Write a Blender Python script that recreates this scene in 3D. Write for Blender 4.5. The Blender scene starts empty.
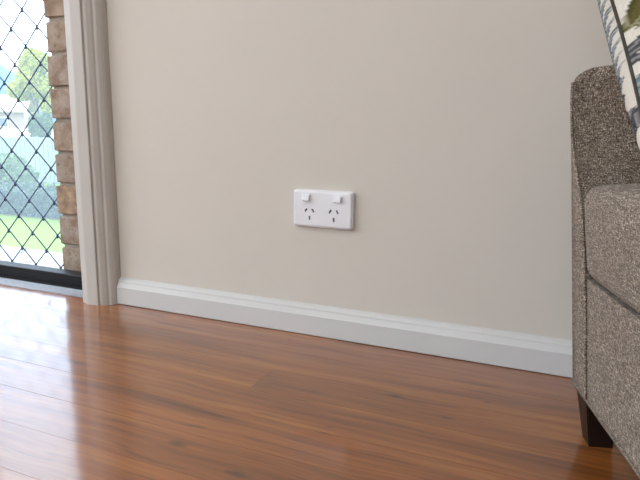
import bpy, bmesh, math, random
from mathutils import Vector, Matrix

# ------------------------------------------------------------------ camera
S = bpy.context.scene
F_PX, YAW, PITCH, ROLL = 593.36, 0.4235, 0.1834, 0.0092
CAM_D, CAM_H = 1.0493, 0.4081
CAM = Vector((0, -CAM_D, CAM_H))
fwd = Vector((-math.sin(YAW)*math.cos(PITCH), math.cos(YAW)*math.cos(PITCH), -math.sin(PITCH)))
rt0 = Vector((math.cos(YAW), math.sin(YAW), 0)); up0 = rt0.cross(fwd)
c_, s_ = math.cos(ROLL), math.sin(ROLL)
rt = c_*rt0 + s_*up0; up = -s_*rt0 + c_*up0
cd = bpy.data.cameras.new('camera'); cam = bpy.data.objects.new('camera', cd)
S.collection.objects.link(cam)
cd.sensor_width = 36; cd.lens = 36*F_PX/640; cd.clip_start = .02; cd.clip_end = 2000
m = Matrix((rt, up, -fwd)).transposed().to_4x4(); m.translation = CAM
cam.matrix_world = m
S.camera = cam
cd.dof.use_dof = False
S.view_settings.view_transform = 'Standard'; S.view_settings.look = 'None'
S.view_settings.gamma = 1; S.view_settings.use_curve_mapping = False
S.view_settings.exposure = 0.0

def ray(x, y): return (x-320)/F_PX*rt - (y-240)/F_PX*up + fwd
def hit(x, y, axis, val):
    d = ray(x, y); return CAM + d*((val-CAM[axis])/d[axis])
def at_depth(x, y, t): return CAM + ray(x, y)*t

# ------------------------------------------------------------------ world: bright overcast sky
SKY = 3.1     # luminance at the horizon; an overcast sky brightens towards the zenith as 1 + 2 sin(elevation)
W = bpy.data.worlds.new('sky'); S.world = W; W.use_nodes = True
nt = W.node_tree; nt.nodes.clear()
out = nt.nodes.new('ShaderNodeOutputWorld'); bg = nt.nodes.new('ShaderNodeBackground')
tc = nt.nodes.new('ShaderNodeTexCoord'); nz = nt.nodes.new('ShaderNodeTexNoise'); rp = nt.nodes.new('ShaderNodeValToRGB')
nz.inputs['Scale'].default_value = 2.2; nz.inputs['Detail'].default_value = 4
rp.color_ramp.elements[0].position = .35; rp.color_ramp.elements[0].color = (.57, .74, 1, 1)
rp.color_ramp.elements[1].position = .65; rp.color_ramp.elements[1].color = (.79, .89, 1, 1)
nt.links.new(tc.outputs['Generated'], nz.inputs['Vector']); nt.links.new(nz.outputs['Fac'], rp.inputs['Fac'])
nt.links.new(rp.outputs['Color'], bg.inputs['Color']); 
sx = nt.nodes.new('ShaderNodeSeparateXYZ'); nt.links.new(tc.outputs['Generated'], sx.inputs[0])
mk = []
for op, b in (('MAXIMUM', 0.0), ('MULTIPLY_ADD', 2*SKY)):
    q = nt.nodes.new('ShaderNodeMath'); q.operation = op; q.inputs[1].default_value = b; mk.append(q)
mk[1].inputs[2].default_value = SKY
nt.links.new(sx.outputs['Z'], mk[0].inputs[0]); nt.links.new(mk[0].outputs[0], mk[1].inputs[0]); nt.links.new(mk[1].outputs[0], bg.inputs['Strength'])
nt.links.new(bg.outputs[0], out.inputs[0])

# daylight entering by the two room windows (left wall, rear wall)
def area(name, loc, rot, sx, sy, power, col):
    d = bpy.data.lights.new(name, 'AREA'); d.shape = 'RECTANGLE'; d.size = sx; d.size_y = sy; d.energy = power; d.color = col
    o = bpy.data.objects.new(name, d); S.collection.objects.link(o); o.location = loc; o.rotation_euler = rot; return o
area('window_daylight_left', (-3.26, -1.92, 1.35), (0, math.radians(-90), 0), 1.5, 2.2, 29, (1, .99, .97))
area('window_daylight_rear', (-.9, -4.26, 1.45), (math.radians(90), 0, 0), 2.2, 1.3, 14, (1, .99, .97))

# ------------------------------------------------------------------ materials
def srgb(r, g, b):
    f = lambda c: (c/255/12.92 if c/255 <= .04045 else ((c/255+.055)/1.055)**2.4)
    return (f(r), f(g), f(b), 1)
class NM:
    def __init__(s, name):
        s.m = bpy.data.materials.new(name); s.m.use_nodes = True
        s.t = s.m.node_tree; s.b = s.t.nodes['Principled BSDF']; s.o = s.t.nodes['Material Output']
    def n(s, kind, **kw):
        n = s.t.nodes.new('ShaderNode'+kind)
        for k, v in kw.items():
            if k in n.inputs: n.inputs[k].default_value = v
            else: setattr(n, k, v)
        return n
    def l(s, a, b): s.t.links.new(a, b)
    def coords(s, scale=(1, 1, 1), kind='Object'):
        mp = s.n('Mapping'); mp.inputs['Scale'].default_value = scale
        if kind == 'World': s.l(s.n('NewGeometry').outputs['Position'], mp.inputs['Vector'])
        else: s.l(s.n('TexCoord').outputs[kind], mp.inputs['Vector'])
        return mp.outputs[0]
    def noise(s, vec, scale, detail=3, rough=.5):
        n = s.n('TexNoise'); n.inputs['Scale'].default_value = scale; n.inputs['Detail'].default_value = detail
        n.inputs['Roughness'].default_value = rough; s.l(vec, n.inputs['Vector']); return n.outputs['Fac']
    def ramp(s, fac, stops):
        r = s.n('ValToRGB'); e = r.color_ramp.elements
        e[0].position, e[0].color = stops[0]; e[1].position, e[1].color = stops[-1]
        for p, c in stops[1:-1]:
            k = e.new(p); k.color = c
        s.l(fac, r.inputs['Fac']); return r.outputs['Color']
    def mix(s, fac, a, b, mode='MIX'):
        x = s.n('MixRGB', blend_type=mode)
        for sock, v in ((0, fac), (1, a), (2, b)):
            if hasattr(v, 'is_linked'): s.l(v, x.inputs[sock])
            else: x.inputs[sock].default_value = v
        return x.outputs[0]
    def math(s, op, a, b=None, clamp=False):
        x = s.n('Math', operation=op); x.use_clamp = clamp
        for i, v in enumerate((a, b)):
            if v is None: continue
            if hasattr(v, 'is_linked'): s.l(v, x.inputs[i])
            else: x.inputs[i].default_value = v
        return x.outputs[0]
    def bump(s, h, strength, dist=.001):
        b = s.n('Bump'); b.inputs['Strength'].default_value = strength; b.inputs['Distance'].default_value = dist
        s.l(h, b.inputs['Height']); s.l(b.outputs[0], s.b.inputs['Normal'])
    def set(s, col=None, rough=.5, metal=0, spec=.5):
        if col is not None:
            if hasattr(col, 'is_linked'): s.l(col, s.b.inputs['Base Color'])
            else: s.b.inputs['Base Color'].default_value = col
        s.b.inputs['Roughness'].default_value = rough; s.b.inputs['Metallic'].default_value = metal
        s.b.inputs['Specular IOR Level'].default_value = spec
        return s.m
M = {}
def simple(name, col, rough=.5, metal=0, var=.06, scale=8, bump=0, bscale=200, spec=.5):
    a = NM(name); v = a.coords()
    lo = tuple(c*(1-var) for c in col[:3])+(1,); hi = tuple(min(1, c*(1+var)) for c in col[:3])+(1,)
    a.set(a.ramp(a.noise(v, scale), [(.3, lo), (.7, hi)]), rough, metal, spec)
    if bump: a.bump(a.noise(v, bscale, 2), bump)
    M[name] = a.m; return a.m

simple('wall_paint', srgb(209, 203, 192), .75, var=.012, scale=5, bump=.12, bscale=260, spec=.3)
simple('ceiling_paint', srgb(235, 233, 228), .8, var=.01)
simple('trim_paint', srgb(196, 192, 185), .42, var=.012, scale=6, bump=.03, bscale=90)
simple('skirting_paint', srgb(205, 205, 203), .38, var=.012, scale=6, bump=.03, bscale=90)
simple('white_plastic', srgb(232, 233, 236), .28, var=.005)
simple('slot_dark', srgb(26, 25, 25), .6)
simple('aluminium', srgb(196, 200, 206), .35, metal=.35, var=.08, scale=30)
simple('black_aluminium', srgb(17, 18, 21), .5, var=.1, scale=20, spec=.25)
simple('grille_steel', srgb(66, 76, 104), .4, metal=.1, var=.1, scale=30)
simple('mortar', srgb(150, 140, 126), .9, var=.12, scale=60, bump=.6, bscale=300)
simple('leg_wood', srgb(30, 20, 18), .42, var=.25, scale=25, spec=.4)
simple('bark', srgb(110, 96, 80), .9, var=.25, scale=10)
simple('paving', srgb(142, 146, 150), .8, var=.1, scale=6, bump=.4, bscale=40)
simple('paving_joint', srgb(70, 69, 66), .95, var=.15, scale=20)
simple('house_wall', srgb(150, 128, 120), .85, var=.06, scale=1)
simple('house_roof', srgb(190, 176, 172), .6, var=.05, scale=1)
simple('house_window', srgb(90, 100, 110), .15, var=.05, scale=1)
simple('fence_white', srgb(235, 236, 238), .6, var=.03, scale=1)
simple('paling', srgb(136, 146, 136), .8, var=.05, scale=3)
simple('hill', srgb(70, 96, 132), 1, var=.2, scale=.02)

def leafmat(name, c1, c2):
    a = NM(name); v = a.coords(kind='World')
    col = a.ramp(a.noise(v, 9, 3), [(.3, c1), (.7, c2)])
    a.set(col, .6); t = a.n('BsdfTranslucent'); a.l(col, t.inputs[0]); mx = a.n('MixShader'); mx.inputs[0].default_value = .35
    a.l(a.b.outputs[0], mx.inputs[1]); a.l(t.outputs[0], mx.inputs[2]); a.l(mx.outputs[0], a.o.inputs[0]); M[name] = a.m
leafmat('leaf_lime', srgb(146, 150, 8), srgb(182, 178, 18))
leafmat('leaf_deep', srgb(38, 60, 48), srgb(66, 90, 64))
leafmat('leaf_mid', srgb(66, 94, 54), srgb(100, 124, 72))

def lawn():
    a = NM('lawn'); v = a.coords(kind='World')
    a.set(a.mix(.5, a.ramp(a.noise(v, 3, 5), [(.3, srgb(93, 115, 18)), (.7, srgb(109, 133, 27))]),
                a.ramp(a.noise(v, 60, 3), [(.3, srgb(88, 110, 16)), (.7, srgb(114, 136, 32))])), .9, spec=.1)
    a.bump(a.noise(v, 90, 3), .8, .02); M['lawn'] = a.m
lawn()

def glass():
    a = NM('glass'); t = a.n('BsdfTransparent'); g = a.n('BsdfGlossy'); g.inputs['Roughness'].default_value = .01
    mx = a.n('MixShader'); mx.inputs[0].default_value = .06
    a.l(t.outputs[0], mx.inputs[1]); a.l(g.outputs[0], mx.inputs[2]); a.l(mx.outputs[0], a.o.inputs[0]); M['glass'] = a.m
    a = NM('haze_veil'); t = a.n('BsdfTransparent'); g = a.n('BsdfTranslucent'); g.inputs[0].default_value = (.80, .9, .96, 1)  # pale translucent veil, imitates camera-flare haze over the garden view
    mx = a.n('MixShader'); mx.inputs[0].default_value = .095
    a.l(t.outputs[0], mx.inputs[1]); a.l(g.outputs[0], mx.inputs[2]); a.l(mx.outputs[0], a.o.inputs[0]); M['haze_veil'] = a.m
glass()

def brickmat():
    a = NM('brick'); v = a.coords(kind='World'); oi = a.n('ObjectInfo').outputs['Random']
    base = a.ramp(oi, [(0, srgb(164, 152, 140)), (.4, srgb(176, 162, 148)), (.75, srgb(170, 154, 136)), (1, srgb(190, 162, 130))])
    col = a.mix(a.ramp(a.noise(v, 26, 4, .65), [(.4, (0, 0, 0, 1)), (.62, (1, 1, 1, 1))]), base, srgb(142, 122, 106))
    sp = a.ramp(a.noise(v, 120, 2), [(.66, (0, 0, 0, 1)), (.72, (1, 1, 1, 1))])
    col = a.mix(sp, col, srgb(104, 80, 68))
    a.set(col, .88, spec=.2); a.bump(a.noise(v, 150, 4, .7), .7, .003); M['brick'] = a.m
brickmat()

KNOTS = [(237, 474, .012), (178, 444, .011), (396, 396, .011), (447, 418, .006), (487, 402, .005), (290, 340, .005), (330, 427, .005)]
def woodmat():
    a = NM('floor_wood'); oi = a.n('ObjectInfo').outputs['Random']
    pos = a.n('NewGeometry').outputs['Position']
    off = a.n('CombineXYZ'); a.l(a.math('MULTIPLY', oi, 37.0), off.inputs[0]); a.l(a.math('MULTIPLY', oi, 11.0), off.inputs[1])
    wp = a.n('VectorMath', operation='ADD'); a.l(pos, wp.inputs[0]); a.l(off.outputs[0], wp.inputs[1])
    # waviness of the grain
    wob = a.n('TexNoise'); wob.inputs['Scale'].default_value = 3.0; wob.inputs['Detail'].default_value = 2
    a.l(wp.outputs[0], wob.inputs['Vector'])
    wv = a.n('VectorMath', operation='MULTIPLY_ADD'); a.l(wob.outputs['Color'], wv.inputs[0]); wv.inputs[1].default_value = (0, .05, 0); a.l(wp.outputs[0], wv.inputs[2])
    def stretched(sx, sy):
        mp = a.n('Mapping'); mp.inputs['Scale'].default_value = (sx, sy, 1); a.l(wv.outputs[0], mp.inputs['Vector']); return mp.outputs[0]
    g1 = a.noise(stretched(1.6, 26), 1.0, 5, .6)
    g2 = a.noise(stretched(6, 150), 1.0, 4, .6)
    g3 = a.noise(stretched(2.2, 9), 1.0, 3, .5)
    base = a.ramp(g1, [(.32, srgb(78, 40, 14)), (.44, srgb(132, 76, 32)), (.54, srgb(162, 98, 44)), (.68, srgb(200, 134, 68))])
    base = a.mix(.40, base, a.ramp(g2, [(.3, srgb(80, 42, 16)), (.7, srgb(178, 110, 52))]))
    streak = a.ramp(a.noise(stretched(4.5, 60), 1.0, 3, .55), [(.60, (0, 0, 0, 1)), (.70, (1, 1, 1, 1))])
    base = a.mix(a.math('MULTIPLY', streak, .7), base, srgb(78, 42, 26))
    base = a.mix(a.ramp(g3, [(.35, (0, 0, 0, 1)), (.7, (.55, .55, .55, 1))]), base, srgb(130, 78, 38))
    tone = a.ramp(oi, [(0, (.93, .91, .88, 1)), (.5, (1, 1, 1, 1)), (1, (1.0, .96, .92, 1))])
    base = a.mix(1.0, base, tone, 'MULTIPLY')
    for (kx, ky, r) in KNOTS:
        p = hit(kx, ky, 2, 0)
        d = a.n('VectorMath', operation='SUBTRACT'); a.l(pos, d.inputs[0]); d.inputs[1].default_value = (p.x, p.y, 0)
        sc = a.n('VectorMath', operation='MULTIPLY'); a.l(d.outputs[0], sc.inputs[0]); sc.inputs[1].default_value = (.6/r, 1.5/r, 0)
        ln = a.n('VectorMath', operation='LENGTH'); a.l(sc.outputs[0], ln.inputs[0])
        dist = a.math('ADD', ln.outputs['Value'], a.math('MULTIPLY', a.math('SUBTRACT', a.noise(stretched(30, 120), 1.0, 4, .7), .5), 1.7))
        fac = a.ramp(dist, [(.25, (.62, .62, .62, 1)), (.7, (.3, .3, .3, 1)), (1.0, (0, 0, 0, 1))])
        base = a.mix(fac, base, srgb(52, 32, 24))
    a.set(base, .38, spec=.25)
    a.b.inputs['Coat Weight'].default_value = 1.0; a.b.inputs['Coat Roughness'].default_value = .11; a.b.inputs['Coat IOR'].default_value = 1.58
    a.bump(g2, .05, .001)
    M['floor_wood'] = a.m
woodmat()

def fabricmat():
    a = NM('tweed_fabric'); v = a.coords()
    n1 = a.noise(v, 760, 2, .6); n2 = a.noise(a.coords((1, 1, .25)), 820, 1, .5); n3 = a.noise(v, 45, 3)
    n4 = a.noise(a.coords((.2, .2, 1.3)), 520, 2, .6)
    h = a.math('ADD', a.math('MULTIPLY', n1, .5), a.math('MULTIPLY', a.math('ADD', n2, n4), .25))
    col = a.ramp(h, [(.38, srgb(38, 31, 26)), (.46, srgb(108, 96, 84)), (.53, srgb(142, 129, 115)), (.62, srgb(222, 208, 190))])
    col = a.mix(a.ramp(n3, [(.35, (0, 0, 0, 1)), (.7, (.25, .25, .25, 1))]), col, srgb(112, 98, 88))
    a.set(col, .95, spec=.1); a.b.inputs['Sheen Weight'].default_value = .12
    a.bump(h, .9, .0016); M['tweed_fabric'] = a.m
    a = NM('cushion_print'); at = a.n('Attribute', attribute_name='print')
    v = a.coords(); n = a.noise(v, 420, 2)
    a.set(a.mix(.16, at.outputs['Color'], a.ramp(n, [(.3, (.12, .12, .12, 1)), (.7, (1, 1, 1, 1))]), 'MULTIPLY'), .9, spec=.1)
    a.bump(n, .5, .001); M['cushion_print'] = a.m
    simple('cushion_piping', srgb(72, 66, 58), .9, var=.2, scale=200)
fabricmat()

# ------------------------------------------------------------------ mesh helpers
COL = S.collection
def link(name, mesh, mat, parent=None, smooth=False, loc=None):
    o = bpy.data.objects.new(name, mesh); COL.objects.link(o)
    if mat and not mesh.materials: mesh.materials.append(M[mat])
    if parent: o.parent = parent
    if loc is not None: o.location = loc
    if smooth:
        for p in mesh.polygons: p.use_smooth = True
    return o
def tag(o, label=None, cat=None, group=None, kind=None):
    if label: o['label'] = label
    if cat: o['category'] = cat
    if group: o['group'] = group
    if kind: o['kind'] = kind
    return o
def empty(name, loc=(0, 0, 0), rz=0, parent=None):
    o = bpy.data.objects.new(name, None); COL.objects.link(o); o.location = loc; o.rotation_euler[2] = rz
    o.empty_display_size = .05
    if parent: o.parent = parent
    return o
def bm_mesh(bm, name):
    me = bpy.data.meshes.new(name); bmesh.ops.recalc_face_normals(bm, faces=bm.faces[:]); bm.to_mesh(me); bm.free(); return me
def box_bm(x0, x1, y0, y1, z0, z1, bev=0, seg=2, bm=None):
    b = bmesh.new()
    bmesh.ops.create_cube(b, size=1)
    for v in b.verts:
        v.co = Vector(((x0+x1)/2+v.co.x*(x1-x0), (y0+y1)/2+v.co.y*(y1-y0), (z0+z1)/2+v.co.z*(z1-z0)))
    if bev: bmesh.ops.bevel(b, geom=b.edges[:], offset=bev, segments=seg, affect='EDGES', profile=.5, clamp_overlap=True)
    if bm is not None:
        tmp = bpy.data.meshes.new('t'); b.to_mesh(tmp); b.free(); bm.from_mesh(tmp); bpy.data.meshes.remove(tmp); return bm
    return b
def box(name, ext, mat, parent=None, bev=0, seg=2):
    return link(name, bm_mesh(box_bm(*ext, bev=bev, seg=seg), name), mat, parent)
def prism(name, pts, axis, a, b, mat, parent=None, bev=0):
    """polygon pts in the two other axes, extruded along axis from a to b"""
    bm = bmesh.new()
    def mk(p, t):
        q = list(p); q.insert(axis, t); return bm.verts.new(q)
    A = [mk(p, a) for p in pts]; B = [mk(p, b) for p in pts]; n = len(pts)
    bm.faces.new(A); bm.faces.new(B[::-1])
    for i in range(n): bm.faces.new((A[i], B[i], B[(i+1) % n], A[(i+1) % n]))
    if bev: bmesh.ops.bevel(bm, geom=bm.edges[:], offset=bev, segments=2, affect='EDGES')
    return link(name, bm_mesh(bm, name), mat, parent)
def tube_into(bm, path, r, n=8, closed=False):
    path = [Vector(p) for p in path]; rings = []; L = len(path)
    for i, p in enumerate(path):
        if closed: d = path[(i+1) % L]-path[i-1]
        else: d = path[min(i+1, L-1)]-path[max(i-1, 0)]
        d.normalize(); a = d.orthogonal().normalized() if not rings else None
        if rings:
            a = prev - d*prev.dot(d); a.normalize()
        prev = a; b = d.cross(a)
        rr = r[i] if isinstance(r, (list, tuple)) else r
        rings.append([bm.verts.new(p+rr*(math.cos(2*math.pi*k/n)*a+math.sin(2*math.pi*k/n)*b)) for k in range(n)])
    for i in range(L if closed else L-1):
        A, B = rings[i], rings[(i+1) % L]
        for k in range(n): bm.faces.new((A[k], A[(k+1) % n], B[(k+1) % n], B[k]))
    if not closed: bm.faces.new(rings[0][::-1]); bm.faces.new(rings[-1])
def tube(name, path, r, mat, parent=None, n=8, closed=False):
    bm = bmesh.new(); tube_into(bm, path, r, n, closed)
    return link(name, bm_mesh(bm, name), mat, parent, smooth=True)
def interp(tab, x):
    if x <= tab[0][0]: return tab[0][1]
    for (a, fa), (b, fb) in zip(tab, tab[1:]):
        if x <= b: return fa+(fb-fa)*(x-a)/(b-a)
    return tab[-1][1]
def sstep(t): t = max(0, min(1, t)); return t*t*(3-2*t)

# ------------------------------------------------------------------ room shell
XL, XR, YB, ZC = -3.3, 1.7, -4.3, 2.45
OX0, OX1, OZ = -2.95, -1.05, 2.06           # door opening in the back wall
def struct(o, label=None): o['kind'] = 'structure'; 
def sbox(name, ext, mat, parent=None, bev=0):
    o = box(name, ext, mat, parent, bev)
    if not parent: o['kind'] = 'structure'
    return o
bm = bmesh.new()
box_bm(OX1, XR, 0, .10, 0, ZC, bm=bm); box_bm(XL, OX0, 0, .10, 0, ZC, bm=bm); box_bm(OX0, OX1, 0, .10, OZ, ZC, bm=bm)
o = link('wall_back', bm_mesh(bm, 'wall_back'), 'wall_paint'); tag(o, 'plain warm beige painted plaster wall', kind='structure')
# left wall with a wide window, rear wall with a window
WL = (-3.1, -.75, .55, 2.15)
bm = bmesh.new()
box_bm(XL-.1, XL, YB, WL[0], 0, ZC, bm=bm); box_bm(XL-.1, XL, WL[1], .1, 0, ZC, bm=bm)
box_bm(XL-.1, XL, WL[0], WL[1], 0, WL[2], bm=bm); box_bm(XL-.1, XL, WL[0], WL[1], WL[3], ZC, bm=bm)
o = link('wall_left', bm_mesh(bm, 'wall_left'), 'wall_paint'); o['kind'] = 'structure'
WR = (-2.1, .3, .75, 2.15)
bm = bmesh.new()
box_bm(XL, WR[0], YB-.1, YB, 0, ZC, bm=bm); box_bm(WR[1], XR, YB-.1, YB, 0, ZC, bm=bm)
box_bm(WR[0], WR[1], YB-.1, YB, 0, WR[2], bm=bm); box_bm(WR[0], WR[1], YB-.1, YB, WR[3], ZC, bm=bm)
o = link('wall_rear', bm_mesh(bm, 'wall_rear'), 'wall_paint'); o['kind'] = 'structure'
sbox('wall_right', (XR, XR+.1, YB, .1, 0, ZC), 'wall_paint')
sbox('ceiling', (XL-.1, XR+.1, YB-.1, .1, ZC, ZC+.1), 'ceiling_paint')
def window(name, axis, pos, a0, a1, z0, z1):
    w = empty(name, (0, 0, 0)); w['kind'] = 'structure'
    def e(u0, u1, t0, t1, zz0, zz1):
        return (pos+t0, pos+t1, u0, u1, zz0, zz1) if axis == 0 else (u0, u1, pos+t0, pos+t1, zz0, zz1)
    mid = (a0+a1)/2; f = .045
    for (u0, u1, q0, q1) in ((a0, a0+f, z0, z1), (a1-f, a1, z0, z1), (mid-f/2, mid+f/2, z0+f, z1-f), (a0+f, a1-f, z0, z0+f), (a0+f, a1-f, z1-f, z1)):
        box('window_frame', e(u0, u1, -.03, .03, q0, q1), 'trim_paint', w)
    for (u0, u1) in ((a0+f, mid-f/2), (mid+f/2, a1-f)):
        box('pane', e(u0, u1, -.003, .003, z0+f, z1-f), 'glass', w)
window('window_1', 0, XL-.05, *WL)
window('window_2', 1, YB-.05, *WR)

# flush ceiling lamp
lamp = empty('ceiling_lamp', (-1.1, -1.9, ZC)); tag(lamp, 'round white flush ceiling lamp', 'lamp')
def disc(name, r0, z0, z1, mat):
    bm = bmesh.new(); R_ = []
    for rr, z in ((r0*.02, z0), (r0*.7, z0+(z1-z0)*.06), (r0*.95, z0+(z1-z0)*.4), (r0, z1)):
        R_.append([bm.verts.new((rr*math.cos(2*math.pi*k/32), rr*math.sin(2*math.pi*k/32), z)) for k in range(32)])
    for A_, B2 in zip(R_, R_[1:]):
        for k in range(32): bm.faces.new((A_[k], A_[(k+1) % 32], B2[(k+1) % 32], B2[k]))
    bm.faces.new(R_[0]); bm.faces.new(R_[-1][::-1]); return link(name, bm_mesh(bm, name), mat, lamp, True)
a = NM('lamp_glow'); a.set(srgb(250, 248, 240), .4); a.b.inputs['Emission Color'].default_value = (1, .97, .93, 1); a.b.inputs['Emission Strength'].default_value = 25; M['lamp_glow'] = a.m
disc('lamp_shade', .24, -.09, -.02, 'lamp_glow'); disc('lamp_base', .26, -.02, -.0005, 'trim_paint')

# floor: slab plus single boards
floor = sbox('floor', (XL, XR, YB, 0.0, -.06, -.014), 'floor_wood')
tag(floor, 'glossy red-brown timber board floor', kind='structure')
rng = random.Random(11)
BW = .082; Y0 = -.195
rows = []
y = Y0
while y < 0: y += BW
while y > YB:
    rows.append((max(y-BW, YB), min(y, -.0125))); y -= BW
gap = .0003
for (ya, yb) in rows:
    if abs(yb-Y0) < 1e-6: cuts = [XL, -1.86, -.468, 1.05, XR]
    else:
        cuts = [XL]; x = XL+rng.uniform(.3, 1.2)
        near = ya > -.75
        while x < XR-.2:
            if not (near and -1.25 < x < .25): cuts.append(x)
            x += rng.uniform(.9, 1.5)
        cuts.append(XR)
    for x0, x1 in zip(cuts, cuts[1:]):
        e0, e1 = x0+gap*.6, x1-gap*.6; f0, f1 = ya+gap*.5, yb-gap*.5; c = .00025; zt, zb = 0.0, -.014
        dz = rng.uniform(-.0002, .0)
        vs = [(e0, f0, zb), (e1, f0, zb), (e1, f1, zb), (e0, f1, zb), (e0, f0, zt-c*.7), (e1, f0, zt-c*.7), (e1, f1, zt-c*.7), (e0, f1, zt-c*.7),
              (e0+c, f0+c, zt+dz), (e1-c, f0+c, zt+dz), (e1-c, f1-c, zt+dz), (e0+c, f1-c, zt+dz)]
        fs = [(3, 2, 1, 0), (8, 9, 10, 11)]
        for k in range(4):
            j = (k+1) % 4; fs += [(k, j, 4+j, 4+k), (4+k, 4+j, 8+j, 8+k)]
        me = bpy.data.meshes.new('floorboard'); me.from_pydata(vs, [], fs)
        link('floorboard', me, 'floor_wood', floor)

# skirting
SK = [(0, .0005), (-.0145, .0005), (-.016, .002), (-.016, .0408), (-.0155, .0420), (-.0138, .0432), (-.0110, .0475), (-.0092, .0505), (-.0086, .0524), (-.0092, .0534), (-.0086, .0548), (-.0062, .0582), (-.0035, .0606), (0, .0622)]
def skirt(name, ext, rot):
    o = prism(name, SK, 0, ext[0], ext[1], 'skirting_paint'); o['kind'] = 'structure'
    return o
b = prism('baseboard_back', SK, 0, -.9885, XR, 'skirting_paint'); tag(b, 'low white moulded skirting board along the beige wall', kind='structure')
b = prism('baseboard_left', [(XL-p[0], p[1]) for p in SK], 1, YB, -.01, 'skirting_paint'); b['kind'] = 'structure'
b = prism('baseboard_right', [(XR+p[0], p[1]) for p in SK], 1, YB, -.015, 'skirting_paint'); b['kind'] = 'structure'
b = prism('baseboard_rear', [(YB-p[0], p[1]) for p in SK], 0, XL+.015, XR-.015, 'skirting_paint'); b['kind'] = 'structure'

# door lining and architrave (right side of the opening, its twin on the left, head across)
AR = [(-1.077, .112), (-1.077, -.032), (-1.0755, -.036), (-1.072, -.0385), (-1.049, -.0485), (-1.045, -.0490), (-1.0215, -.0450), (-1.0200, -.0440), (-1.0198, -.0390), (-1.0165, -.0372),
      (-1.0150, -.0400), (-1.0125, -.0412), (-1.0095, -.0395), (-1.0035, -.0330), (-1.0015, -.0285), (-.9998, -.0275), (-.9975, -.0285), (-.9945, -.0265), (-.9905, -.0200), (-.9885, -.0140), (-.9880, -.001), (-1.0485, -.001), (-1.0485, .112)]
t = prism('trim_1', AR, 2, .0, OZ+.0, 'trim_paint'); tag(t, 'off-white moulded timber door jamb and architrave', kind='structure')
AL = [(OX0+OX1-p[0], p[1]) for p in AR]
t = prism('trim_2', AL, 2, .0, OZ, 'trim_paint'); t['kind'] = 'structure'
t = sbox('trim_3', (OX0-.062, OX1+.062, -.045, .112, OZ+.0005, OZ+.09), 'trim_paint')

# sill of the sliding door
sill = empty('trim_4'); tag(sill, 'ribbed aluminium door sill track', kind='structure')
OXa, OXb = OX0+.0275, -1.0775
box('sill_plate', (OXa, OXb, -.0100, .044, -.016, -.004), 'aluminium', sill)
for yy in (-.0065, .004, .018, .034): box('track_rib', (OXa, OXb, yy-.0016, yy+.0016, -.004, .0012), 'aluminium', sill)
box('sill_upstand', (OXa, OXb, .047, .086, -.06, .0335), 'black_aluminium', sill, bev=.002)
box('sill_lip', (OXa, OXb, .088, .100, -.06, .0290), 'black_aluminium', sill, bev=.0015)
box('seal', (OXa, OXb, .044, .0468, -.016, .004), 'slot_dark', sill)

# sliding glass door, slid open
door = empty('door_1'); tag(door, 'black framed sliding glass door slid open', kind='structure')
DX1 = -1.56; DX0 = OXa+.004; dy0, dy1 = .012, .044; DT = OZ-.02
for e in ((DX1-.06, DX1, dy0, dy1, .0015, DT), (DX0, DX0+.06, dy0, dy1, .0015, DT)): box('stile', e, 'black_aluminium', door, bev=.002)
for e in ((DX0+.06, DX1-.06, dy0, dy1, .0015, .075), (DX0+.06, DX1-.06, dy0, dy1, DT-.06, DT)): box('rail', e, 'black_aluminium', door, bev=.002)
box('pane', (DX0+.06, DX1-.06, .026, .031, .075, DT-.06), 'glass', door)

# ------------------------------------------------------------------ brick leaf outside
BX = -1.310; BY0, BY1 = .118, .226; ZB0 = .0883 - 7*.0845 - .0
# course height measured from the joints: about 85 mm
CH = .0843; zj = .0895                         # a bed joint lies at height zj
def brick_wall(name, xs, side, z_from, z_to, label):
    w = empty(name); tag(w, label, kind='structure')
    x0, x1 = xs
    k0 = int(math.floor((z_from-zj)/CH)); k = k0; r = random.Random(5)
    m0 = x0+(.009 if side > 0 else 0); m1 = x1-(.009 if side < 0 else 0)
    box('mortar', (m0, m1, BY0+.007, BY1-.007, zj+k0*CH, z_to), 'mortar', w)
    while zj+k*CH < z_to-.02:
        za = zj+k*CH+.005; zb = zj+(k+1)*CH-.005
        L = .23 if k % 2 else .113
        a = 0.0
        total = x1-x0
        while a < total-.02:
            ln = min(L, total-a)
            j = r.uniform(-.0015, .0015); jy = r.uniform(-.002, .002)
            if side > 0: e = (x0+a+j, x0+a+ln-.010+j)
            else: e = (x1-a-ln+.010+j, x1-a+j)
            bb = box_bm(e[0], e[1], BY0+jy, BY1+jy, za+r.uniform(-.001, .001), zb+r.uniform(-.001, .001), bev=.003, seg=1)
            for v in bb.verts: v.co += Vector((r.uniform(-.0012, .0012), r.uniform(-.001, .001), r.uniform(-.0012, .0012)))
            link('brick', bm_mesh(bb, 'brick'), 'brick', w)
            a += ln; L = .23
        k += 1
brick_wall('wall_brick_right', (BX, -.62), 1, -.5, 2.3, 'tan brick outer wall showing beside the white door jamb')
brick_wall('wall_brick_left', (-3.6, -2.72), -1, -.5, 2.3, 'tan brick outer wall beyond the door')
bw = sbox('wall_brick_step', (-2.719, BX-.001, BY0, BY1+.3, -.5, -.075), 'mortar')

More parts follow.
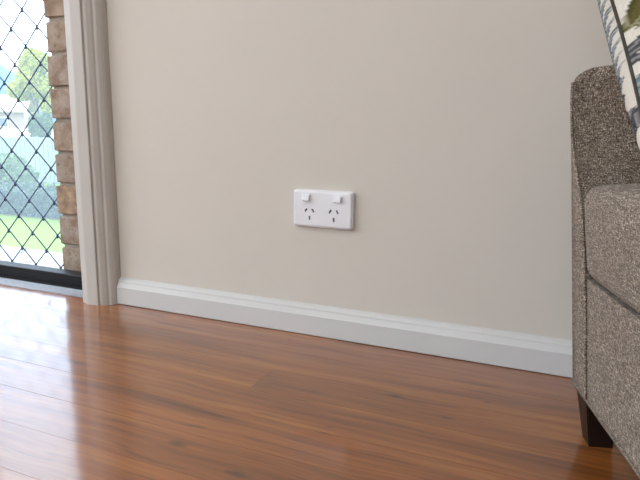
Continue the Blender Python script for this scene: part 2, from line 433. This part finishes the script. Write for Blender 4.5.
# ------------------------------------------------------------------ security screen outside the bricks
SY = BY1+.014
scr = empty('security_screen', (-2.0, SY, -.074))
tag(scr, 'dark diamond grille security screen with an added haze veil outside the door opening', 'screen door')
def rel(o, root=scr):
    o.matrix_parent_inverse = root.matrix_world.inverted(); return o
SX0, SX1, SZ0, SZ1 = -2.80, -1.20, -.074, 2.16
bpy.context.view_layer.update()
for e in ((SX0, SX0+.04, SY-.010, SY+.012, SZ0, SZ1), (SX1-.04, SX1, SY-.010, SY+.012, SZ0, SZ1), (SX0+.04, SX1-.04, SY-.010, SY+.012, SZ0, SZ0+.036), (SX0+.04, SX1-.04, SY-.010, SY+.012, SZ1-.04, SZ1)):
    rel(box('frame', e, 'black_aluminium', scr, bev=.0015))
node = hit(22.2, 10.2, 1, SY); DWd, DHt, SKEW = .1060, .1010, .035      # lattice node and diamond size
gx0, gx1, gz0, gz1 = SX0+.04, SX1-.04, SZ0+.036, SZ1-.04
sl = DHt/DWd
nodes_bm = bmesh.new()
for sgn in (1, -1):
    for k in range(-60, 61):
        # line z = node.z + sgn*sl*(x-node.x) + k*DHt
        pts = []
        zx = lambda x: node.z+sgn*sl*(x-node.x)+k*DHt
        xz = lambda z: node.x+(z-node.z-k*DHt)/(sgn*sl)
        for x in (gx0, gx1):
            if gz0 <= zx(x) <= gz1: pts.append((x, zx(x)))
        for z in (gz0, gz1):
            if gx0 < xz(z) < gx1: pts.append((xz(z), z))
        if len(pts) < 2: continue
        pts.sort(); a, b = pts[0], pts[-1]
        if math.hypot(b[0]-a[0], b[1]-a[1]) < .02: continue
        yy = SY-.0022*sgn; a = (a[0]+SKEW*(node.z-a[1]), a[1]); b = (b[0]+SKEW*(node.z-b[1]), b[1])
        rel(tube('grille_bar', [(a[0], yy, a[1]), (b[0], yy, b[1])], .0018, 'grille_steel', scr, n=6))
for i in range(-40, 41):
    for j in range(-60, 61):
        for h in (0, .5):
            x = node.x+(i+h)*DWd; z = node.z+(j+h)*DHt
            x += SKEW*(node.z-z)
            if gx0+.01 < x < gx1-.01 and gz0+.01 < z < gz1-.01:
                tube_into(nodes_bm, [(x, SY-.001, z-.0075), (x, SY-.001, z-.005), (x, SY-.001, z+.005), (x, SY-.001, z+.0075)], [.0014, .0034, .0034, .0014], 6)
nd = rel(link('grille_clip', bm_mesh(nodes_bm, 'grille_clip'), 'grille_steel', scr, True)); nd['kind'] = 'stuff'
rel(box('haze_veil', (gx0, gx1, SY+.0085, SY+.0092, gz0, gz1), 'haze_veil', scr))  # added sheet that washes out the garden like lens flare

# ------------------------------------------------------------------ garden
GZ = -.5
g = sbox('lawn', (-140, 60, 2.08, 160, GZ-.4, GZ-.004), 'lawn'); tag(g, 'bright green mown lawn beyond the patio', kind='structure')
pat = sbox('patio', (-9, 1, .23, 2.08, GZ-.3, GZ-.012), 'paving_joint'); tag(pat, 'pale crazy paving outside the door', kind='structure')
r = random.Random(3)
PX0, PX1, PY0, PY1 = -8.2, -1.2, .25, 2.07
sites = []
nx, ny = 19, 5
for i in range(nx):
    for j in range(ny):
        sites.append((PX0+(i+.5+r.uniform(-.42, .42))*(PX1-PX0)/nx, PY0+(j+.5+r.uniform(-.42, .42))*(PY1-PY0)/ny))
def clip(poly, px, py, nx_, ny_):
    res = []
    for (a, b) in zip(poly, poly[1:]+poly[:1]):
        da = (a[0]-px)*nx_+(a[1]-py)*ny_; db = (b[0]-px)*nx_+(b[1]-py)*ny_
        if da <= 0: res.append(a)
        if (da < 0 < db) or (db < 0 < da):
            t = da/(da-db); res.append((a[0]+t*(b[0]-a[0]), a[1]+t*(b[1]-a[1])))
    return res
for i, s in enumerate(sites):
    poly = [(PX0, PY0), (PX1, PY0), (PX1, PY1), (PX0, PY1)]
    for j, q in enumerate(sites):
        dx, dy = q[0]-s[0], q[1]-s[1]; d = math.hypot(dx, dy)
        if i == j or d > 2: continue
        dx /= d; dy /= d
        poly = clip(poly, s[0]+dx*(d/2-.012), s[1]+dy*(d/2-.012), dx, dy)
        if len(poly) < 3: break
    if len(poly) < 3: continue
    z1 = GZ+r.uniform(-.003, .003); n = len(poly)
    cx = sum(p[0] for p in poly)/n; cy = sum(p[1] for p in poly)/n
    vs = [(x, y, GZ-.03) for x, y in poly]+[(x, y, z1-.004) for x, y in poly]+[(cx+(x-cx)*.97, cy+(y-cy)*.97, z1) for x, y in poly]
    fs = [tuple(range(n))[::-1], tuple(range(2*n, 3*n))]
    for k in range(n):
        j = (k+1) % n; fs += [(k, j, n+j, n+k), (n+k, n+j, 2*n+j, 2*n+k)]
    me = bpy.data.meshes.new('paving_stone'); me.from_pydata(vs, [], fs); link('paving_stone', me, 'paving', pat)

def leaves_mesh(pts, size, r, name):
    vs, fs = [], []
    for p in pts:
        d = Vector((r.gauss(0, 1), r.gauss(0, 1), r.gauss(0, 1))).normalized(); e = d.orthogonal().normalized()
        e = (e*math.cos(r.uniform(0, 6.28))+d.cross(e)*math.sin(r.uniform(0, 6.28))).normalized(); s = size*r.uniform(.6, 1.3); w = d.cross(e)
        i = len(vs); p = Vector(p)
        vs += [p-e*s, p+w*s*.45, p+e*s, p-w*s*.45]; fs.append((i, i+1, i+2, i+3))
    me = bpy.data.meshes.new(name); me.from_pydata([tuple(v) for v in vs], [], fs); return me
def foliage_blob(name, parent, blobs, n, leaf, mat, r, core=True):
    pts = []
    tot = sum(b[3]*b[4] for b in blobs)
    for (x, y, z, rx, rz) in blobs:
        for _ in range(int(n*rx*rz/tot)):
            d = Vector((r.gauss(0, 1), r.gauss(0, 1), r.gauss(0, 1))).normalized(); k = r.uniform(.72, 1.05)
            pts.append((x+d.x*rx*k, y+d.y*rx*k, z+d.z*rz*k))
    me = leaves_mesh(pts, leaf, r, name)
    if core:
        bm = bmesh.new(); bm.from_mesh(me)
        for (x, y, z, rx, rz) in blobs:
            ret = bmesh.ops.create_icosphere(bm, subdivisions=2, radius=1)
            for v in ret['verts']:
                q = .82+r.uniform(-.08, .08); v.co = Vector((x+v.co.x*rx*q, y+v.co.y*rx*q, z+v.co.z*rz*q))
        bm.to_mesh(me); bm.free()
    o = link(name, me, mat, parent); o['kind'] = 'stuff' if parent is None else 'stuff'
    return o
# hedge
r = random.Random(8)
hy0, hy1 = 3.22, 3.62; hx0, hx1 = -11.0, -1.0; ht = .30
hedge = empty('hedge', ((hx0+hx1)/2, (hy0+hy1)/2, GZ)); bpy.context.view_layer.update()
tag(hedge, 'low clipped dark green hedge along the far edge of the lawn', 'hedge')
rel(box('hedge_core', (hx0, hx1, hy0+.05, hy1-.05, GZ-.004, GZ+ht-.05), 'leaf_deep', hedge, bev=.03), hedge)
pts = []
for _ in range(9000):
    f = r.random(); x = r.uniform(hx0, hx1)
    if f < .55: pts.append((x, hy0+r.uniform(-.02, .05), GZ+r.uniform(.02, ht)))
    elif f < .9: pts.append((x, r.uniform(hy0, hy1), GZ+ht+r.uniform(-.06, .02)))
    else: pts.append((x, hy1+r.uniform(-.05, .02), GZ+r.uniform(.02, ht)))
hl = rel(link('hedge_leaves', leaves_mesh(pts, .028, r, 'hedge_leaves'), 'leaf_deep', hedge), hedge); hl['kind'] = 'stuff'

def plant(name, label, cat, base, blobs, n, leaf, mat, trunk=None, seed=1):
    r = random.Random(seed)
    root = empty(name, base); tag(root, label, cat)
    foliage_blob('foliage', root, blobs, n, leaf, mat, r)
    if trunk:
        h, rad, tips = trunk
        bm = bmesh.new(); tube_into(bm, [(0, 0, -.05), (.03*h, 0, h*.4), (0, .02*h, h*.8), (0, 0, h)], [rad*1.2, rad, rad*.75, rad*.5], 8)
        for (tx, ty, tz) in tips: tube_into(bm, [(0, .01*h, h*.7), (tx*.5, ty*.5, h*.7+(tz-h*.7)*.6), (tx, ty, tz)], [rad*.55, rad*.4, rad*.15], 6)
        link('trunk', bm_mesh(bm, 'trunk'), 'bark', root, True)
    return root
# shrub behind the hedge
b = hit(4, 190, 2, GZ)
plant('garden_shrub', 'soft green shrub growing just behind the low hedge', 'shrub', b, [(0, 0, .28, .38, .26), (-.4, .1, .24, .34, .22), (.35, 0, .20, .26, .20)], 2600, .035, 'leaf_mid', (.2, .02, []), 4)
# bright tree in front of the house
b = at_depth(37, 127, 27); b.z = GZ
cz = lambda y: .408+(127-y)/593*27*1.02 - GZ
K = 27/593
plant('garden_tree', 'lime green leafy tree standing in front of the pale house', 'tree', b,
      [(0, 0, cz(82), 15*K, 14*K), (-.35, .2, cz(70), 11*K, 14*K), (.45, 0, cz(66), 10*K, 11*K), (-.55, -.2, cz(92), 13*K, 10*K), (.5, .1, cz(92), 11*K, 10*K), (.05, 0, cz(60), 8*K, 8*K), (.75, .1, cz(106), 9*K, 9*K)],
      9000, .085, 'leaf_lime', (2.6, .11, [(-.5, -.1, cz(88)), (.45, .1, cz(90)), (0, .1, cz(75))]), 6)
b = at_depth(36, 127, 24); b.z = GZ
K2 = 24/593
plant('dark_bush', 'dark blue-green bush at the foot of the lime tree', 'bush', b,
      [(0, 0, .95, 7*K2, .5), (.3, 0, .6, 8*K2, .5), (-.15, .1, .3, 8*K2, .35), (.5, .1, 1.1, 6*K2, .4)], 3500, .07, 'leaf_mid', (.4, .05, []), 9)
# pale paling fence behind the hedge
pa = hit(-150, 180.5, 2, GZ); pb = hit(120, 184.5, 2, GZ); pa = Vector((pa.x, pa.y, GZ)); pb = Vector((pb.x, pb.y, GZ))
pal = empty('paling_fence', pa, math.atan2(pb.y-pa.y, pb.x-pa.x)); tag(pal, 'pale green-white paling fence behind the low hedge', 'fence')
PL = (pb-pa).length; npal = 60; pw_ = PL/npal
me_p = bm_mesh(box_bm(0, pw_*.93, -.012, .012, -.004, .74, bev=.004, seg=1), 'paling'); me_p.materials.append(M['paling'])
for k in range(npal): link('paling', me_p, None, pal, loc=(k*pw_, 0, (k*7 % 5)*.004))
for zz in (.16, .58): box('fence_rail', (0, PL, .0125, .05, zz, zz+.07), 'paling', pal)

# fence and house far behind
fd = 50.0
A = at_depth(-60, 132, fd); A.z = GZ; B_ = at_depth(90, 132, fd); B_.z = GZ
fence = empty('garden_fence', A, math.atan2(B_.y-A.y, B_.x-A.x)); tag(fence, 'white board fence in front of the far house', 'fence')
FL = (B_-A).length; ftop = .408-(128.5-127)/593*fd-GZ
for k in range(3): box('fence_board', (0, FL, -.02, .02, .06+k*ftop*.32, .06+k*ftop*.32+ftop*.26), 'fence_white', fence)
nps = 8
for k in range(nps): box('post', (FL*k/(nps-1)-.05, FL*k/(nps-1)+.05, .021, .12, -.004, ftop+.03), 'fence_white', fence)
hd = 62.0
hc = at_depth(2, 127, hd); hc.z = GZ
house = empty('house', hc, math.radians(38)); tag(house, 'low pinkish house with a pale roof beyond the fence', 'house')
HK = hd/593; eave = .408+(127-112)*HK-GZ; ridge = .408+(127-95.5)*HK-GZ; hw = 2.3; hlen = 6.0
box('wall', (-hlen, hw+.4, -2.4, 2.4, -.004, eave), 'house_wall', house)
prism('roof', [(-2.9, eave-.1), (-2.9, eave+.06), (0, ridge), (2.9, eave+.06), (2.9, eave-.1), (0, ridge-.16)], 0, -hlen-.5, hw+.8, 'house_roof', house)
for k in range(3):
    w = box('window', (-4.6+k*2.3, -3.4+k*2.3, -2.44, -2.401, .9, 1.9), 'fence_white', house)
    box('pane', (-4.52+k*2.3, -3.48+k*2.3, -2.455, -2.441, .98, 1.82), 'house_window', w)
# blue hill
bm = bmesh.new(); hp = at_depth(-30, 127, 420)
n1, n2 = 36, 10
for i in range(n1+1):
    for j in range(n2+1):
        u = i/n1*2-1; v = j/n2*2-1
        h = 47*max(0, (1-u*u))**.8*(1-v*v)*(1+.12*math.sin(7*u+2)+.06*math.sin(17*u))
        bm.verts.new((hp.x+u*130*math.cos(.75)-v*60*math.sin(.75), hp.y+u*130*math.sin(.75)+v*60*math.cos(.75), GZ-1+h))
bm.verts.ensure_lookup_table()
for i in range(n1):
    for j in range(n2): bm.faces.new([bm.verts[a] for a in (i*(n2+1)+j, (i+1)*(n2+1)+j, (i+1)*(n2+1)+j+1, i*(n2+1)+j+1)])
o = link('hill', bm_mesh(bm, 'hill'), 'hill', None, True); tag(o, 'hazy blue wooded hill on the horizon', kind='structure')
g2 = sbox('far_ground', (-700, 200, 160, 700, GZ-2, GZ-.02), 'lawn')

# ------------------------------------------------------------------ power outlet
PT = .0125
pl = hit(293.7, 190.0, 1, -PT); pr = hit(350.6, 229.6, 1, -PT)
ox0, ox1 = pl.x-.001, pr.x+.002; oz0 = .2215; oz1 = .2925
ocx = (ox0+ox1)/2
outlet = empty('power_outlet', (ocx, 0, (oz0+oz1)/2))
tag(outlet, 'white double power outlet with two rocker switches on the beige wall', 'outlet')
bpy.context.view_layer.update()
bm = bmesh.new()
ins = .0035
prof = [(0, .0), (0, .0072), (.0005, .0086), (.0032, .0116), (.0044, .0123), (.0056, PT)]
rings = []
for (i, d) in prof:
    q = []
    x0, x1, z0, z1 = ox0-.001+i, ox1+.001-i, oz0-.001+i, oz1+.001-i; rc = .0052-i*.6
    for (cx, cz_, a0) in ((x1-rc, z1-rc, 0), (x0+rc, z1-rc, 90), (x0+rc, z0+rc, 180), (x1-rc, z0+rc, 270)):
        for k in range(5):
            a = math.radians(a0+k*22.5); q.append(bm.verts.new((cx+rc*math.cos(a), -d, cz_+rc*math.sin(a))))
    rings.append(q)
N = len(rings[0])
for A_, B2 in zip(rings, rings[1:]):
    for k in range(N): bm.faces.new((A_[k], A_[(k+1) % N], B2[(k+1) % N], B2[k]))
bm.faces.new(rings[-1]); bm.faces.new(rings[0][::-1])
plate = link('faceplate', bm_mesh(bm, 'faceplate'), 'white_plastic', outlet); rel(plate, outlet)
slots = []
for (sx, sy, tilt, h) in ((305.9, 210, -30, .0078), (312.8, 210.6, 30, .0078), (309.4, 217.9, 0, .0080), (330, 211.6, -30, .0078), (337.1, 212.2, 30, .0078), (333.5, 220, 0, .0080)):
    p = hit(sx, sy, 1, -PT); slots.append((p.x, p.z, math.radians(tilt), h))
def slot_bm(x, z, t, h, y0, y1, w):
    b = box_bm(-w/2, w/2, y0, y1, -h/2, h/2)
    bmesh.ops.rotate(b, verts=b.verts[:], cent=(0, 0, 0), matrix=Matrix.Rotation(-t, 3, 'Y'))
    bmesh.ops.translate(b, verts=b.verts[:], vec=(x, 0, z)); return b
# cut the pin slots into the plate
cutters = []
for (x, z, t, h) in slots:
    c = link('cutter', bm_mesh(slot_bm(x, z, t, h, -.02, -.004, .0034), 'cutter'), 'slot_dark'); cutters.append(c)
    md = plate.modifiers.new('b', 'BOOLEAN'); md.operation = 'DIFFERENCE'; md.object = c; md.solver = 'EXACT'
bpy.context.view_layer.update()
dg = bpy.context.evaluated_depsgraph_get()
nm = bpy.data.meshes.new_from_object(plate.evaluated_get(dg)); nm.name = 'faceplate'
plate.modifiers.clear(); plate.data = nm
for c in cutters: bpy.data.objects.remove(c, do_unlink=True)
for p in nm.polygons: p.use_smooth = False
for (x, z, t, h) in slots:
    rel(link('pin_slot', bm_mesh(slot_bm(x, z, t, h, -.0095, -.0042, .0033), 'pin_slot'), 'slot_dark', outlet), outlet)
for (sx, sy) in ((306.1, 197.6), (337.5, 199.6)):
    p = hit(sx, sy, 1, -PT-.002)
    rel(box('switch_frame', (p.x-.0088, p.x+.0088, -PT-.0010, -PT+.001, p.z-.0068, p.z+.0068), 'white_plastic', outlet, bev=.0004), outlet)
    b = box_bm(p.x-.0080, p.x+.0080, -PT-.0062, -PT, p.z-.0060, p.z+.0060, bev=.0020, seg=3)
    for v in b.verts:
        if v.co.y < -PT-.002: v.co.y += (v.co.z-p.z)*.20
    rel(link('switch', bm_mesh(b, 'switch'), 'white_plastic', outlet), outlet)

# ------------------------------------------------------------------ sofa
TH = math.radians(17.36)
C0 = Vector((.003, -.2127, 0)); Z0 = .072
sofa = empty('sofa', C0, math.atan2(-math.cos(TH), math.sin(TH)))
tag(sofa, 'grey-brown tweed sofa with flared arms and dark tapered legs beside the wall', 'sofa')
LEN = 1.42; DEP = .69
IN = [(.072, .058), (.20, .0575), (.267, .053), (.30, .047), (.327, .041), (.345, .033), (.362, .024), (.380, .014), (.390, .0085), (.405, .0055), (.425, .004), (.46, .003), (.49, .006), (.52, .008)]
HT = [(0, .468), (.003, .475), (.010, .482), (.022, .487), (.045, .491), (.08, .493), (.14, .496), (.6, .498), (.8, .498)]
LEAN = .088                                     # the upholstered front leans out a little towards the top
vf = lambda z: -LEAN*(min(z, .45)-Z0)
vlist = [0, .0015, .004, .008, .014, .022, .034, .05, .075, .11, .16, .24, .36, .5, .6, DEP-.02, DEP]
def arm(mirror):
    bm = bmesh.new(); rings = []; front_in = []
    for v in vlist:
        h = interp(HT, v); ext = sstep((v-.01)/.13)
        fo = lambda z: -.026*ext*sstep((z-.25)/.2)*(1-sstep((v-.2)/.3))
        fi = lambda z: interp(IN, z)+ext*.024*sstep((z-.33)/.1)
        zi = [Z0+(h-.03-Z0)*k/22 for k in range(23)]
        q = [(fi(z), z) for z in zi]
        ua, ub = fi(h-.03), fo(h-.03)
        if ua-ub < .004: ub = ua-.004
        tcx = (ua+ub)/2; tr = (ua-ub)/2
        for k in range(1, 10):
            a = math.pi*k/10; ca, sa = math.cos(a), math.sin(a); e = .62
            q.append((tcx+tr*math.copysign(abs(ca)**e, ca), h-.03+.03*abs(sa)**e))
        q += [(min(fo(z), fi(z)-.004), z) for z in reversed(zi)]
        if v == 0: front_in = q
        rings.append([bm.verts.new(((LEN-u if mirror else u), v+vf(z)*(1-sstep(v/.3)), z)) for (u, z) in q])
    n = len(rings[0])
    for A_, B2 in zip(rings, rings[1:]):
        for k in range(n): bm.faces.new((A_[k], A_[(k+1) % n], B2[(k+1) % n], B2[k]))
    bm.faces.new(rings[-1][::-1])
    for k in range(n//2):                        # front panel as strips
        a, b_, c, d = rings[0][k], rings[0][k+1], rings[0][n-2-k], rings[0][n-1-k]
        if len({a, b_, c, d}) == 4: bm.faces.new((a, b_, c, d))
        elif len({a, b_, c, d}) == 3: bm.faces.new(list(dict.fromkeys((a, b_, c, d))))
    o = link('arm', bm_mesh(bm, 'arm'), 'tweed_fabric', sofa, True)
    path = [((LEN-u if mirror else u), vf(z)-.0004, z) for (u, z) in front_in[:28]]
    tube('piping', path, .0019, 'tweed_fabric', o, 8)
    return o
arm(False); arm(True)
# base with front rail
bm = bmesh.new()
pf = [(.0580, Z0), (.0575, .2315), (LEN-.0575, .2315), (LEN-.0580, Z0)]
A_ = [bm.verts.new((u, .0015+vf(z), z)) for u, z in pf]; B2 = [bm.verts.new((u, DEP, z)) for u, z in pf]
bm.faces.new(A_); bm.faces.new(B2[::-1])
for k in range(4): bm.faces.new((A_[k], B2[k], B2[(k+1) % 4], A_[(k+1) % 4]))
base = link('base', bm_mesh(bm, 'base'), 'tweed_fabric', sofa)
tube('piping', [(.003, .0008, Z0+.0015), (LEN-.003, .0008, Z0+.0015)], .0024, 'tweed_fabric', base)
# cushions
def puff(name, c, half, pw, crown, parent=sofa, n=40, shear=0, edge=.020, pipe=True):
    """box cushion: rounded edges, crowned top"""
    bm = bmesh.new(); bmesh.ops.create_cube(bm, size=2)
    bmesh.ops.subdivide_edges(bm, edges=bm.edges[:], cuts=n, use_grid_fill=True)
    hx, hy, hz = half
    for v in bm.verts:
        p = Vector((v.co.x*hx, v.co.y*hy, v.co.z*hz)); e = edge
        q = Vector((max(-hx+e, min(hx-e, p.x)), max(-hy+e, min(hy-e, p.y)), max(-hz+e, min(hz-e, p.z))))
        d = p-q
        if d.length > 1e-9: p = q+d.normalized()*e
        cx = 1-(p.x/hx)**2; cy = 1-(p.y/hy)**2; cz_ = 1-(p.z/hz)**2
        cx = max(0, cx)**.5; cy = max(0, cy)**.5
        p.z += (1 if v.co.z > 0 else 0)*crown*cx*cy*max(0, v.co.z)
        p.y += math.copysign(.008*max(0, cz_)*cx, v.co.y)*abs(v.co.y)**6
        p.x += shear*(p.z)
        v.co = p+Vector(c)
    return link(name, bm_mesh(bm, name), 'tweed_fabric', parent, True)
zc0, zc1 = .2318, .345
UA = .060; SCW = (LEN-2*UA)/2
for k in range(2):
    u0 = UA+k*SCW
    o = puff('seat_cushion', (u0+SCW/2, .225, (zc0+zc1)/2), (SCW/2-.002, .2425, (zc1-zc0)/2), 0, .022)
    for v in o.data.vertices:         # the outer end follows the slope of the arm
        t = (v.co.x-u0)/SCW; t = t if k else 1-t
        s = sstep((t-.7)/.3); z = v.co.z
        du = interp(IN, z)-interp(IN, .25)
        v.co.x += s*(du if k == 0 else -du)*.75
        v.co.y += vf(z)-vf(.233)
# back
puff('backrest', (LEN/2, DEP-.095, .40), (LEN/2-.06, .09, .34), 0, .01)
for k in range(2):
    o = puff('back_cushion', (LEN/4+.03+k*(LEN/2-.06), DEP-.25, .535), (LEN/4-.035, .062, .178), 0, .01)
# legs
LG = [(.006, .003, .050, .050), (.008, .016, .038, .046)]     # top / bottom footprint (u0,v0,u1,v1)
def leg(mu, mv):
    bm = bmesh.new(); R_ = []
    for (q, z) in ((LG[1], 0.0), (LG[1], .001), (LG[0], Z0-.0005)):
        pts = [(q[0], q[1]), (q[2], q[1]), (q[2], q[3]), (q[0], q[3])]
        R_.append([bm.verts.new((LEN-u if mu else u, DEP-v if mv else v, z)) for u, v in pts])
    for A_, B2 in zip(R_, R_[1:]):
        for k in range(4): bm.faces.new((A_[k], A_[(k+1) % 4], B2[(k+1) % 4], B2[k]))
    bm.faces.new(R_[0][::-1]); bm.faces.new(R_[-1])
    bmesh.ops.recalc_face_normals(bm, faces=bm.faces[:])
    bmesh.ops.bevel(bm, geom=[e for e in bm.edges if abs(e.verts[0].co.z-e.verts[1].co.z) > .01], offset=.0015, segments=2, affect='EDGES')
    link('leg', bm_mesh(bm, 'leg'), 'leg_wood', sofa)
for mu in (0, 1):
    for mv in (0, 1): leg(mu, mv)

# ------------------------------------------------------------------ throw pillow with a leaf print
def pillow():
    U = Vector((math.sin(TH), -math.cos(TH), 0)); V = Vector((math.cos(TH), math.sin(TH), 0)); Z = Vector((0, 0, 1))
    al = math.radians(30); ps = math.radians(18)
    hz = U*math.cos(ps)+V*math.sin(ps)
    a_ax = V*math.cos(ps)-U*math.sin(ps); b_ax = -math.sin(al)*hz+math.cos(al)*Z; n_ax = math.cos(al)*hz+math.sin(al)*Z
    d = ray(628, 55); vv = -.015
    P0 = CAM+d*((vv-(CAM-C0).dot(V))/d.dot(V))
    root_loc = P0+a_ax*.187-b_ax*((P0.z-.366)/b_ax.z)
    root = empty('throw_pillow', root_loc); tag(root, 'white throw pillow printed with olive and grey leaves leaning on the sofa arm', 'pillow')
    HS = .20; TK = .072
    WHITE, OLIVE, SLATE, BLUE, DARK = (226, 221, 208), (98, 92, 52), (84, 84, 90), (112, 128, 136), (74, 70, 52)
    r = random.Random(21)
    # leaves: (a, b, angle, length, width, colour)
    def leafset(fixed, n):
        L = list(fixed)
        for _ in range(n):
            L.append((r.uniform(-.2, .2), r.uniform(-.2, .2), r.uniform(0, 6.28), r.uniform(.03, .06), r.uniform(.010, .017), r.choice([OLIVE, SLATE, BLUE, SLATE])))
        for _ in range(4):          # fern sprigs
            x, y_, t = r.uniform(-.17, .17), r.uniform(-.17, .17), r.uniform(0, 6.28); c = r.choice([BLUE, SLATE])
            for k in range(7):
                px, py = x+math.cos(t)*k*.013, y_+math.sin(t)*k*.013
                for s in (-1, 1): L.append((px, py, t+s*1.0, .026, .0055, c))
        return L
    front = leafset([], 14)+[(-.186, -.036, .80, .105, .021, OLIVE), (-.184, -.039, .28, .09, .010, OLIVE), (-.172, -.046, .05, .06, .0055, SLATE)] \
        + [(-.198, -.060, t, .062, .0046, SLATE) for t in (-.7, -.15, .4)] + [(-.197, -.108, t, .05, .005, BLUE) for t in (-.3, .3, .9)]
    back = leafset([], 16)+[(-.187, -.075+.0135*k, -.55, .040, .0058, BLUE) for k in range(10)] + [(-.185, -.075-.02*k, .2, .022, .006, SLATE) for k in range(4)]
    def col(a, b, L):
        c = WHITE
        for (x, y_, t, ln, w, cc) in L:
            dx, dy = a-x, b-y_; s = dx*math.cos(t)+dy*math.sin(t); q = -dx*math.sin(t)+dy*math.cos(t)
            if 0 < s < ln:
                f = s/ln; hw = w*math.sin(math.pi*f**.8)
                if abs(q) < hw:
                    vein = abs(q) < .0011 or (w > .012 and abs(math.sin((s-abs(q)*1.2)*260)) < .16)
                    c = tuple(.55*k+.45*m_ for k, m_ in zip(cc, WHITE)) if vein else cc
                    if not vein and abs(q) > hw*.75: c = tuple(k*.82 for k in cc)
        return srgb(*c)
    NN = 230
    me = bpy.data.meshes.new('cover'); vs, fs, cs = [], [], []
    def outline(s, t):
        # pinched square: sides bow inwards a little, corners pointed
        x = s*HS*(1-.07*(1-t*t)); y_ = t*HS*(1-.07*(1-s*s)); return x, y_
    for side in (1, -1):
        o0 = len(vs)
        for i in range(NN+1):
            for j in range(NN+1):
                s, t = i/NN*2-1, j/NN*2-1
                s = math.sin(s*math.pi/2)*.35+s*.65; t = math.sin(t*math.pi/2)*.35+t*.65
                x, y_ = outline(s, t)
                k = max(0, (1-s**2))**.46*max(0, (1-t**2))**.46
                hgt = TK*(1 if side > 0 else 1.22-.38*t)*k*(1+.05*math.sin(5*s+2*t+side))
                p = a_ax*x+b_ax*(y_+HS)+n_ax*(side*hgt)
                # the soft filling gives way where the pillow presses against the arm
                w = root_loc+p-C0; pu, pv = w.dot(U), w.dot(V)
                if pv > -.05:
                    lim = interp(IN, min(w.z, .49))+.024*sstep((w.z-.33)/.1)+.005-max(0, w.z-.485)*1.6
                    if w.z > .485: lim = min(lim, .05-max(0, w.z-.485)*1.6)
                    k2 = sstep((pv+.05)/.02)
                    if pu < lim: p = p+U*((lim-pu)*k2)
                vs.append(tuple(p)); cs.append(col(x, y_, front if side > 0 else back))
        for i in range(NN):
            for j in range(NN):
                q = (o0+i*(NN+1)+j, o0+(i+1)*(NN+1)+j, o0+(i+1)*(NN+1)+j+1, o0+i*(NN+1)+j+1)
                fs.append(q if side < 0 else q[::-1])
    me.from_pydata(vs, [], fs)
    at = me.color_attributes.new('print', 'FLOAT_COLOR', 'POINT')
    for i, c in enumerate(cs): at.data[i].color = c
    link('cover', me, 'cushion_print', root, True)
    path = []
    for k in range(40): path.append(outline(-1, -1+2*k/40))
    for k in range(40): path.append(outline(-1+2*k/40, 1))
    for k in range(40): path.append(outline(1, 1-2*k/40))
    for k in range(40): path.append(outline(1-2*k/40, -1))
    tube('piping', [a_ax*x+b_ax*(y_+HS) for x, y_ in path], .0021, 'cushion_piping', root, 8, closed=True)
pillow()
